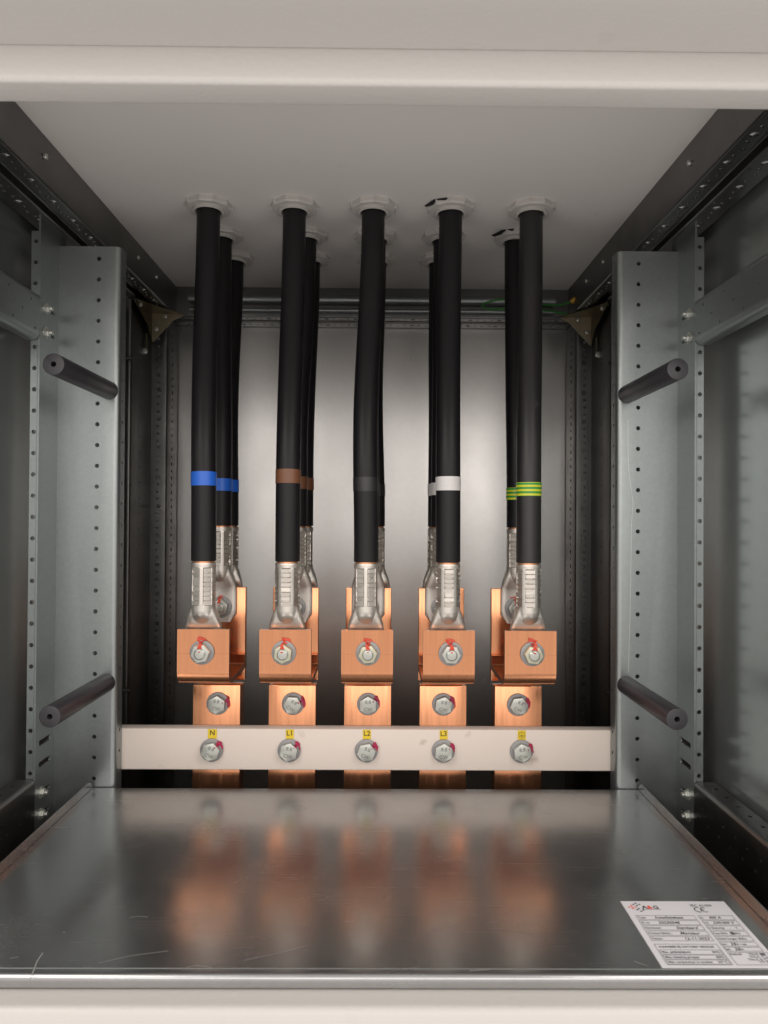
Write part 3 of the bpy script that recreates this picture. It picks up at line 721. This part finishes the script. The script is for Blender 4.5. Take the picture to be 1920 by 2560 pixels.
# (top x, bottom x) of each row; depth of each row at the roof and at its lug
ROWS = [dict(ty=0.755, by=0.7062, bz=-0.0425, zl=0.009), dict(ty=0.832, by=0.7775, bz=-0.0085, zl=0.0), dict(ty=0.907, by=0.803, bz=-0.0085, zl=0.0)]
TX = [(-0.1830, -0.1862, -0.1866), (-0.0918, -0.0872, -0.0890), (-0.0078, -0.0058, -0.0045), (0.0745, 0.0742, 0.0745), (0.1605, 0.1580, None)]
BX = [(-0.1730, -0.1725, -0.1700), (-0.0900, -0.0900, -0.0858), (-0.0122, -0.0110, -0.0050), (0.0690, 0.0690, 0.0675), (0.1490, 0.1520, None)]
TZ = [0.0382, 0.041, 0.034, 0.035, 0.030]                             # height of the tape (front row)
ROWN = ['front', 'middle', 'rear']
tape_m = [M['blue'], M['brown'], M['blacktape'], M['white'], M['pe']]
for i in range(5):
    for r in range(3):
        if TX[i][r] is None: continue
        q = ROWS[r]; x0, x1, y0, y1 = TX[i][r], BX[i][r], q['ty'], q['by']
        z0, z1 = ZC + 0.004, q['bz']
        n = 46; pts = []
        rnd = random.Random(100 + i * 3 + r); w1, w2, w3 = rnd.uniform(-1, 1), rnd.uniform(-1, 1), rnd.uniform(-1, 1)
        bow = (-0.0012, -0.0010, -0.0026, -0.0005, 0.0)[i]
        def path(t):
            s = min(1, max(0, (t - 0.05) / 0.75)); s = s * s * (3 - 2 * s)
            e = math.sin(math.pi * t) ** 2
            return Vector((x0 + (x1 - x0) * s + e * (bow + 0.0008 * w1) + 0.0008 * w2 * math.sin(2 * math.pi * t) * e,
                           y0 + (y1 - y0) * s + 0.002 * w3 * e, z0 + (z1 - z0) * t))
        bm = bmesh.new(); tube(bm, [path(k / n) for k in range(n + 1)], RC if r == 0 else RC * 0.985, 32)
        extra = '' if i != 4 else ', scuffed sheath' if r == 0 else ''
        cab = obj('power_cable', bm, M['sheath_worn'] if (i == 4 and r == 0) else M['sheath'])
        for v in cab.data.vertices: v.co -= Vector((x1, y1, z1))
        cab.location = (x1, y1, z1)
        tag(cab, f'thick black cable with {TAPES[i]} tape, {ROWN[r]} one of its row{extra}', 'cable', 'black power cables')
        # tape band: a sleeve that follows the cable
        zt = (TZ[i], TZ[i] + 0.0015, TZ[i] + 0.001)[r] if r == 0 else TZ[i] * 0.95 - 0.0005
        bm = bmesh.new(); tb = []
        for k in range(9):
            z = zt + 0.0067 - 0.0134 * k / 8; tb.append(path((z0 - z) / (z0 - z1)))
        ctr = tb[4].copy()
        tube(bm, [p - ctr for p in tb], RC + 0.00035, 40, cap=True)
        obj('tape_band', bm, tape_m[i], cab, ctr - Vector((x1, y1, z1)))
        # lug and a rim of bare strands in its mouth
        lg = obj('cable_lug', lug_mesh(i * 7 + r, (0.0010, 0.0, -0.004)[r]), None, cab, (0, (0.0, 0.0, 0.0)[r], -0.0016))
        lg.rotation_euler = (0, 0, 0)
        tilt = rnd.uniform(-0.12, 0.12)
        bm = bmesh.new(); prism(bm, 30, 0.0107, 0.0034, (0, 0, -0.0022), 'Z'); st = obj('copper_strands', bm, M['strand'], lg, (0, 0, 0.0012)); st.rotation_euler = (0, tilt, 0)
        # locknut on the roof
        g = thing('gland_nut', (x0, y0, ZC), f'off-white plastic gland nut on the roof around the {ROWN[r]} {TAPES[i]} taped cable', 'gland nut', 'plastic gland nuts on the roof')
        bm = bmesh.new()
        rot = (R(8), R(2), R(22), R(12), R(4))[i] + r * 0.3
        no = 10; prof = [(0.0250, 0.0), (0.0250, -0.0042), (0.0236, -0.0058), (0.0168, -0.0058), (0.0168, 0.0)]
        lathe_ring(bm, prof, no, (0, 0, 0)); bm.transform(Matrix.Rotation(rot, 4, 'Z'))
        bmesh.ops.bevel(bm, geom=[e for e in bm.edges if e.calc_face_angle(0) > R(25)], offset=0.0006, segments=2, affect='EDGES')
        for k in range(no):
            a = rot + 2 * math.pi * k / no; c_, s_ = math.cos(a), math.sin(a)
            t2 = bmesh.new(); box(t2, 0.0225, 0.0258, -0.0010, 0.0010, -0.0048, -0.0002, 0.0004, 1); t2.transform(Matrix.Rotation(a, 4, 'Z')); merge(bm, t2)
        obj('locknut', bm, M['nylon'], g, angle=20)
        bm = bmesh.new(); lathe_ring(bm, [(0.0166, -0.001), (0.0166, -0.0084), (0.0148, -0.0090), (0.0134, -0.0082), (0.0134, -0.001)], 36, (0, 0, 0)); obj('thread_sleeve', bm, M['nylon'], g)
        if (i, r) in ((3, 0), (4, 1)):                                # a dark torn scrap stuck beside two of the nuts
            bm = bmesh.new()
            vs = [(-0.0285, -0.003, -0.0006), (-0.0265, -0.009, -0.0045), (-0.0205, -0.0155, -0.0052), (-0.0060, -0.0240, -0.0030), (-0.0058, -0.0243, -0.0010), (-0.0190, -0.0185, -0.0004)]
            bm.faces.new([bm.verts.new(v) for v in vs]); bmesh.ops.solidify(bm, geom=list(bm.faces), thickness=0.0006)
            obj('torn_scrap', bm, M['rod'], g)

# ------------------------------------------------------------------ earth wire in the back right corner
def smooth_path(pts, n=10):
    out = []; P = [Vector(p) for p in pts]
    for i in range(len(P) - 1):
        a, b, c, d = P[max(i - 1, 0)], P[i], P[i + 1], P[min(i + 2, len(P) - 1)]
        for k in range(n):
            t = k / n; out.append(0.5 * ((2 * b) + (c - a) * t + (2 * a - 5 * b + 4 * c - d) * t * t + (3 * b - a - 3 * c + d) * t ** 3))
    out.append(P[-1]); return out
ew = thing('earth_wire', (0.268, 0.995, 0.3010), 'thin green and yellow earth wire looping to the back right corner', 'wire')
bm = bmesh.new(); tube(bm, smooth_path([(0.002, 0.0, 0.006), (-0.015, -0.003, 0.0005), (-0.04, -0.006, -0.001), (-0.07, -0.010, 0.003), (-0.100, -0.012, 0.004), (-0.122, -0.012, -0.001), (-0.126, -0.012, -0.006), (-0.115, -0.010, -0.009), (-0.09, -0.006, -0.007), (-0.055, -0.003, -0.006), (-0.03, -0.001, -0.008), (0.0, 0.004, -0.012)]), 0.0014, 10)
obj('wire', bm, M['wire_green'], ew)
bm = bmesh.new(); tube(bm, [(0.0, 0.0, 0.005), (0.018, -0.010, 0.018)], 0.0031, 14); obj('sleeve', bm, M['wire_yellow'], ew)
bm = bmesh.new(); prism(bm, 16, 0.0042, 0.0012, (0.021, -0.014, 0.0205), 'Y'); obj('ring_terminal', bm, M['bolt'], ew)
